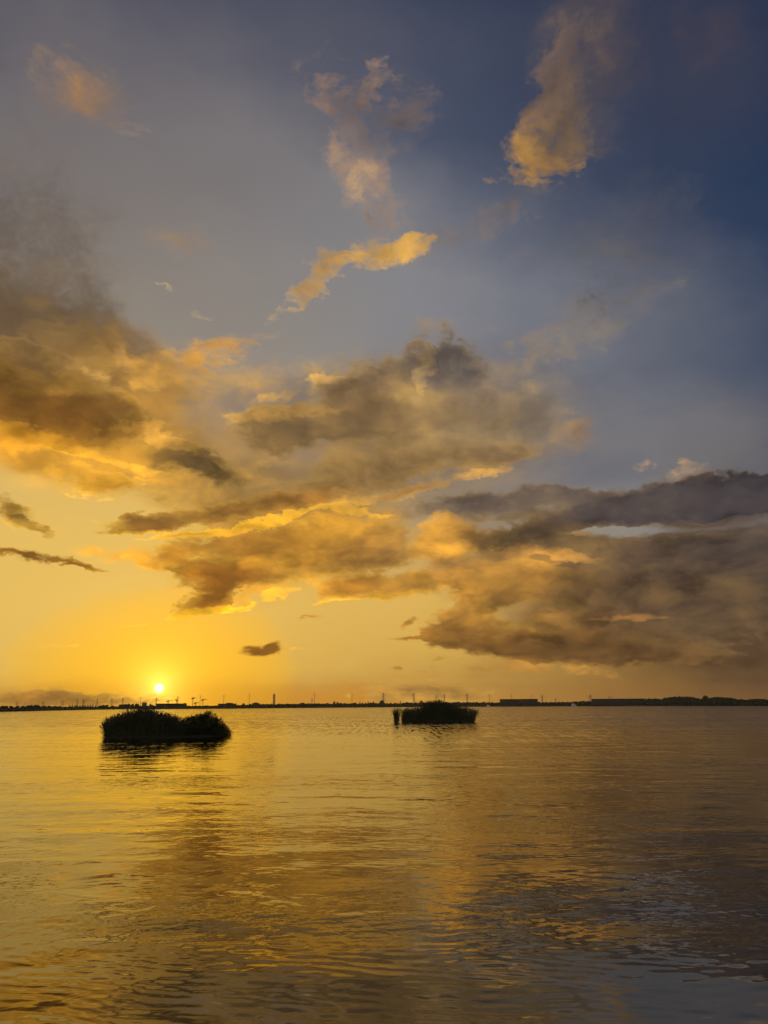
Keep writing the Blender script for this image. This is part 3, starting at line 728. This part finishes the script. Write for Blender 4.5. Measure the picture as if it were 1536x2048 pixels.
# ------------------------------------------------------------------ boats
def boat(px, py, length, rz, label, tall=1.0):
    p = on_water(px, py)
    t = thing('motor_boat', (p.x, p.y, 0), rz)
    st = [(-.5, .30, .9), (-.3, .34, .85), (0, .35, .9), (.25, .27, 1.05), (.42, .12, 1.25), (.5, .01, 1.4)]
    L_ = length; hb = MB(); vs = []
    for x, w, z in st:
        W_ = w * L_ * .5; z = z * L_ / 9
        vs += [(x * L_, -W_, z), (x * L_, -W_ * .8, 0.05), (x * L_ * .97, 0, -.45), (x * L_, W_ * .8, 0.05), (x * L_, W_, z)]
    fs = [(i * 5 + k, i * 5 + k + 1, i * 5 + 6 + k, i * 5 + 5 + k) for i in range(5) for k in range(4)] + [(4, 3, 2, 1, 0)] + [(i * 5 + 4, i * 5, i * 5 + 5, i * 5 + 9) for i in range(5)]
    hb.add(vs, fs); hb.build('hull', 'white', t)
    k = L_ / 9 * tall; c = MB()
    c.add([(-2.6 * k, -1.2, .95 * k), (2.2 * k, -1.0, 1.0 * k), (1.2 * k, -.85, 2.5 * k), (-2.4 * k, -1.0, 2.5 * k), (-2.6 * k, 1.2, .95 * k), (2.2 * k, 1.0, 1.0 * k), (1.2 * k, .85, 2.5 * k), (-2.4 * k, 1.0, 2.5 * k)],
          [(0, 1, 2, 3), (7, 6, 5, 4), (0, 3, 7, 4), (1, 5, 6, 2), (3, 2, 6, 7)])
    c.build('cabin', 'white', t)
    for s in (-1, 1):
        g = MB(); y = s * 1.12
        g.box(-2.0 * k, 1.1 * k, min(y, y + s * .05), max(y, y + s * .05), 1.55 * k, 2.15 * k); g.build('window', 'glass', t)
    f = MB(); f.box(-1.8 * k, .2 * k, -.8, .8, 2.5 * k + .003, 3.1 * k); f.build('flybridge', 'white', t)
    a = MB(); a.bar((-1.2 * k, 0, 3.1 * k), (-1.5 * k, 0, 5.2 * k), .09, .05, 6); a.bar((-1.4 * k, -.6, 4.3 * k), (-1.4 * k, .6, 4.3 * k), .05, .05); a.build('mast', 'steel', t)
    tag(t, label, 'boat')
boat(977, 1414.0, 7.5, .25, 'small white motor boat on the water just right of the right islet', 1.35)
boat(1148, 1413.2, 8.0, -.2, 'white cabin boat close to the far shore left of the long dark block', 1.7)

# ------------------------------------------------------------------ reed islets
def blade(mb, a, d, ln, w, droop, r):
    """A lance-shaped leaf that leaves the stem at a along d and droops."""
    s = d.cross(Vector((0, 0, 1)));
    if s.length < .01: s = Vector((1, 0, 0))
    s = (s.normalized() + Vector((r.uniform(-.5, .5), r.uniform(-.5, .5), r.uniform(-.5, .5)))).normalized()
    pts = []
    for k, ww in ((0, .5), (.35, 1), (.7, .7), (1, .05)):
        p = a + d * (ln * k) + Vector((0, 0, -droop * ln * k * k))
        pts += [p - s * w * ww * .5, p + s * w * ww * .5]
    mb.add(pts, [(0, 1, 3, 2), (2, 3, 5, 4), (4, 5, 7, 6)])
def reeds(parent, pts, seed, lean=(0.0, 0.0), plume=.5, leafy=7, wind=.10):
    """Stems, leaves and plumes of a reed bed; pts: (x, y, height, lean_x) in the bed's own metres."""
    r = random.Random(seed); sm, lm, pm = MB(), MB(), MB()
    for x, y, h, lx in pts:
        b = Vector((x, y, -.15)); tip = Vector((x + lx + r.gauss(wind, .16) * h, y + r.gauss(0, .14) * h, h))
        mid = b.lerp(tip, .5) - Vector((lx, 0, 0)) * .28 + Vector((0, 0, .03 * h))
        sm.bar(b, mid, .016, .012, 3); sm.bar(mid, tip, .012, .006, 3)
        an = r.uniform(0, 6.28)
        for k in range(leafy):
            f = .18 + .8 * (k + r.random()) / leafy
            a = b.lerp(mid, f * 2) if f < .5 else mid.lerp(tip, f * 2 - 1)
            an += 2.5 + r.uniform(-.6, .6)
            d = Vector((math.cos(an) + .35, math.sin(an), r.uniform(.5, 1.2))).normalized()
            blade(lm, a, d, r.uniform(.35, .62), r.uniform(.028, .05), r.uniform(.2, .7), r)
        if r.random() < plume:
            d = (tip - mid).normalized()
            for k in range(4):
                dd = (d + Vector((r.uniform(-.1, .5), r.uniform(-.3, .3), r.uniform(-.2, .2)))).normalized()
                blade(pm, tip - d * .05 * k, dd, r.uniform(.16, .3), r.uniform(.04, .07), .3, r)
    sm.build('stems', 'reed', parent); lm.build('leaves', 'reed', parent)
    if pm.v: pm.build('plumes', 'plume', parent)
def bush(parent, shape, seed, n, leaf=.13):
    """A domed thicket: limbs from the root and leaves spread through (x, y, z) lumps of given radii."""
    r = random.Random(seed); br, lf = MB(), MB()
    for (x, y, z, rx, ry, rz) in shape:
        root = Vector((x * .75 + r.uniform(-.3, .3), y * .5, -.1))
        for k in range(9):
            e = Vector((x + r.uniform(-.8, .8) * rx, y + r.uniform(-.8, .8) * ry, z + r.uniform(-.2, .8) * rz))
            m_ = root.lerp(e, .5) + Vector((r.uniform(-.2, .2), r.uniform(-.2, .2), .25))
            br.bar(root, m_, .035, .022, 5); br.bar(m_, e, .022, .006, 5)
        vol = int(n * rx * ry * rz)
        for k in range(vol):
            v = Vector((r.gauss(0, 1), r.gauss(0, 1), r.gauss(0, 1))).normalized() * (r.random() ** .4) * r.uniform(.92, 1.10)
            c = Vector((x + v.x * rx, y + v.y * ry, z + v.z * rz))
            c.x += .14 * mnoise.noise(c * 1.7); c.z += .18 * mnoise.noise(c * 2.3 + Vector((5, 0, 0)))
            if c.z < .05: continue
            d = Vector((v.x + r.uniform(-.5, .5), v.y + r.uniform(-.5, .5), v.z + r.uniform(-.4, .6))).normalized()
            blade(lf, c, d, leaf * r.uniform(.8, 1.9), leaf * r.uniform(.28, .5), .25, r)
    br.build('limbs', 'wood', parent); lf.build('leaves', 'willow', parent)
def mud(name, c, rz, rx, ry, h, seed):
    """A low bank of mud with an uneven edge just above the water."""
    mb = MB(); N = 48; vs = [(0, 0, h)]; r = random.Random(seed)
    for ring, (f, z) in enumerate(((.55, h * .9), (.85, h * .45), (1.0, -.02), (1.1, -.35))):
        for k in range(N):
            a = 2 * math.pi * k / N; w = 1 + .10 * mnoise.noise(Vector((math.cos(a) * 2, math.sin(a) * 2, seed)))+ .05 * mnoise.noise(Vector((math.cos(a) * 7, math.sin(a) * 7, seed)))
            vs.append((math.cos(a) * rx * f * w, math.sin(a) * ry * f * w, z + r.uniform(-.03, .03)))
    fs = [(0, 1 + k, 1 + (k + 1) % N) for k in range(N)]
    for q in range(3):
        fs += [(1 + q * N + k, 1 + (q + 1) * N + k, 1 + (q + 1) * N + (k + 1) % N, 1 + q * N + (k + 1) % N) for k in range(N)]
    mb.add(vs, fs); o = mb.build(name, 'mud'); o.location = c; o.rotation_euler = (0, 0, rz)
    return tag(o, kind='structure')

def islet_frame(px, py):
    c = on_water(px, py); rz = math.atan2(-c.x, c.y); d = c.length
    mpp = d / FPX * ray(px, py).dot(CR @ Vector((0, 0, -1)))     # metres across one photograph pixel there
    return c, rz, mpp
# left islet
c, rz, mpp = islet_frame(332, 1474)
cx0 = 332
mud('mud_bank', c, rz, 128 * mpp, 2.5, .22, 3)
LT = [(203, 1464), (207, 1455), (215, 1444), (225, 1434), (236, 1427), (250, 1423), (262, 1419), (272, 1416), (285, 1413.5), (296, 1415), (305, 1421), (318, 1425), (330, 1429), (345, 1433), (354, 1440), (362, 1449), (372, 1458)]
t = thing('reed_bed', c, rz); r = random.Random(21); pts = []
for k in range(2100):
    px = r.uniform(214, 366); y = r.uniform(-2.2, 2.2)
    h = (1475 - lerp(LT, px)) * mpp * (1 - .05 * abs(y)) * r.uniform(.70, .97) * (1 + .17 * mnoise.noise(Vector((px / 7.5, y * .5, 3))))
    lx = -.55 * max(0, (236 - px) / 30) * r.uniform(.3, 1.2)
    pts.append(((px - cx0) * mpp - lx * .5, y, h, lx))
for k in range(26):        # stray tips that stand out of the bed, leaning with the wind
    px = r.uniform(262, 300); pts.append(((px - cx0) * mpp - .3, r.uniform(-1, 1), (1474 - 1412.5) * mpp * r.uniform(.93, 1.02), .35))
reeds(t, pts, 5)
tag(t, 'tall dense dark reed bed on the left part of the left islet, below the sun', 'reed bed')
t = thing('thicket', c, rz)
S_ = lambda px, py, y, rx, ry, rz_: ((px - cx0) * mpp, y, (1474 - py) * mpp, rx * mpp, ry, rz_ * mpp)
bush(t, [S_(378, 1452, 0, 20, 1.5, 17), S_(398, 1449, .2, 20, 1.5, 18), S_(412, 1444, -.2, 17, 1.4, 17), S_(428, 1454, 0, 18, 1.4, 16), S_(405, 1463, .3, 30, 1.6, 11), S_(430, 1466, .2, 24, 1.4, 8), S_(442, 1462, .1, 14, 1.2, 10), S_(362, 1461, 0, 18, 1.8, 12), S_(368, 1465, .4, 14, 1.6, 8), S_(453, 1467, 0, 9, .8, 5)], 8, 4200)
tag(t, 'domed leafy thicket on the right part of the left islet, trailing down to the water', 'bush')
# right islet
c, rz, mpp = islet_frame(872, 1444.5)
cx0 = 872
mud('mud_bank', c, rz, 74 * mpp, 2.2, .22, 9)
RT = [(802, 1420), (808, 1417), (814, 1415), (824, 1416), (834, 1414.5), (842, 1413), (852, 1407), (862, 1405), (890, 1405), (902, 1408.5), (912, 1411.5), (924, 1413), (934, 1416), (942, 1417.5), (948, 1422), (951, 1430)]
t = thing('reed_bed', c, rz); r = random.Random(33); pts = []
for k in range(2600):
    px = r.uniform(804, 948); y = r.uniform(-2.4, 2.4)
    if r.random() < .25 and (px < 830 or px > 918): continue
    h = (1445 - lerp(RT, px)) * mpp * (1 - .03 * abs(y)) * r.uniform(.70, .98) * (1 + .12 * mnoise.noise(Vector((px / 6.5, y * .5, 8))))
    pts.append(((px - cx0) * mpp, y, h, r.uniform(-.1, .2) + (.3 if px > 938 else 0)))
reeds(t, pts, 6, wind=.05, plume=.4)
tag(t, 'wide dark reed bed covering the right islet, with stems showing at the waterline', 'reed bed')
t = thing('thicket', c, rz)
S_ = lambda px, py, y, rx, ry, rz_: ((px - cx0) * mpp, y, (1445 - py) * mpp, rx * mpp, ry, rz_ * mpp)
bush(t, [S_(862, 1421, 0, 16, 1.8, 17), S_(878, 1419, 0, 18, 1.8, 17), S_(894, 1423, .2, 14, 1.6, 15)], 12, 900, .2)
tag(t, 'dark rounded bush growing in the middle of the right islet above the reeds', 'bush')
t = thing('reed_tuft', on_water(792.5, 1445.5), rz); r = random.Random(41)
reeds(t, [(r.gauss(0, 3.0) * mpp * .7, r.uniform(-.5, .5), (1445.5 - 1417.5) * mpp * r.uniform(.6, 1.0), r.gauss(.05, .22)) for k in range(150)], 7, wind=.02, plume=.2)
tag(t, 'small lone reed tuft standing in the water left of the right islet', 'reed tuft')

# ------------------------------------------------------------------ haze
if HAZE > 0:
    m, t_, p_ = mat('haze_air'); t_.nodes.remove(p_)
    v = t_.nodes.new('ShaderNodeVolumePrincipled')
    v.inputs['Color'].default_value = (.90, .82, .70, 1); v.inputs['Density'].default_value = HAZE; v.inputs['Anisotropy'].default_value = .65
    t_.links.new(v.outputs[0], t_.nodes['Material Output'].inputs['Volume']); M['haze'] = m
    mb = MB(); mb.box(-4600, 4600, -500, 4300, -1.5, 110)
    o = mb.build('haze', 'haze'); tag(o, kind='stuff')
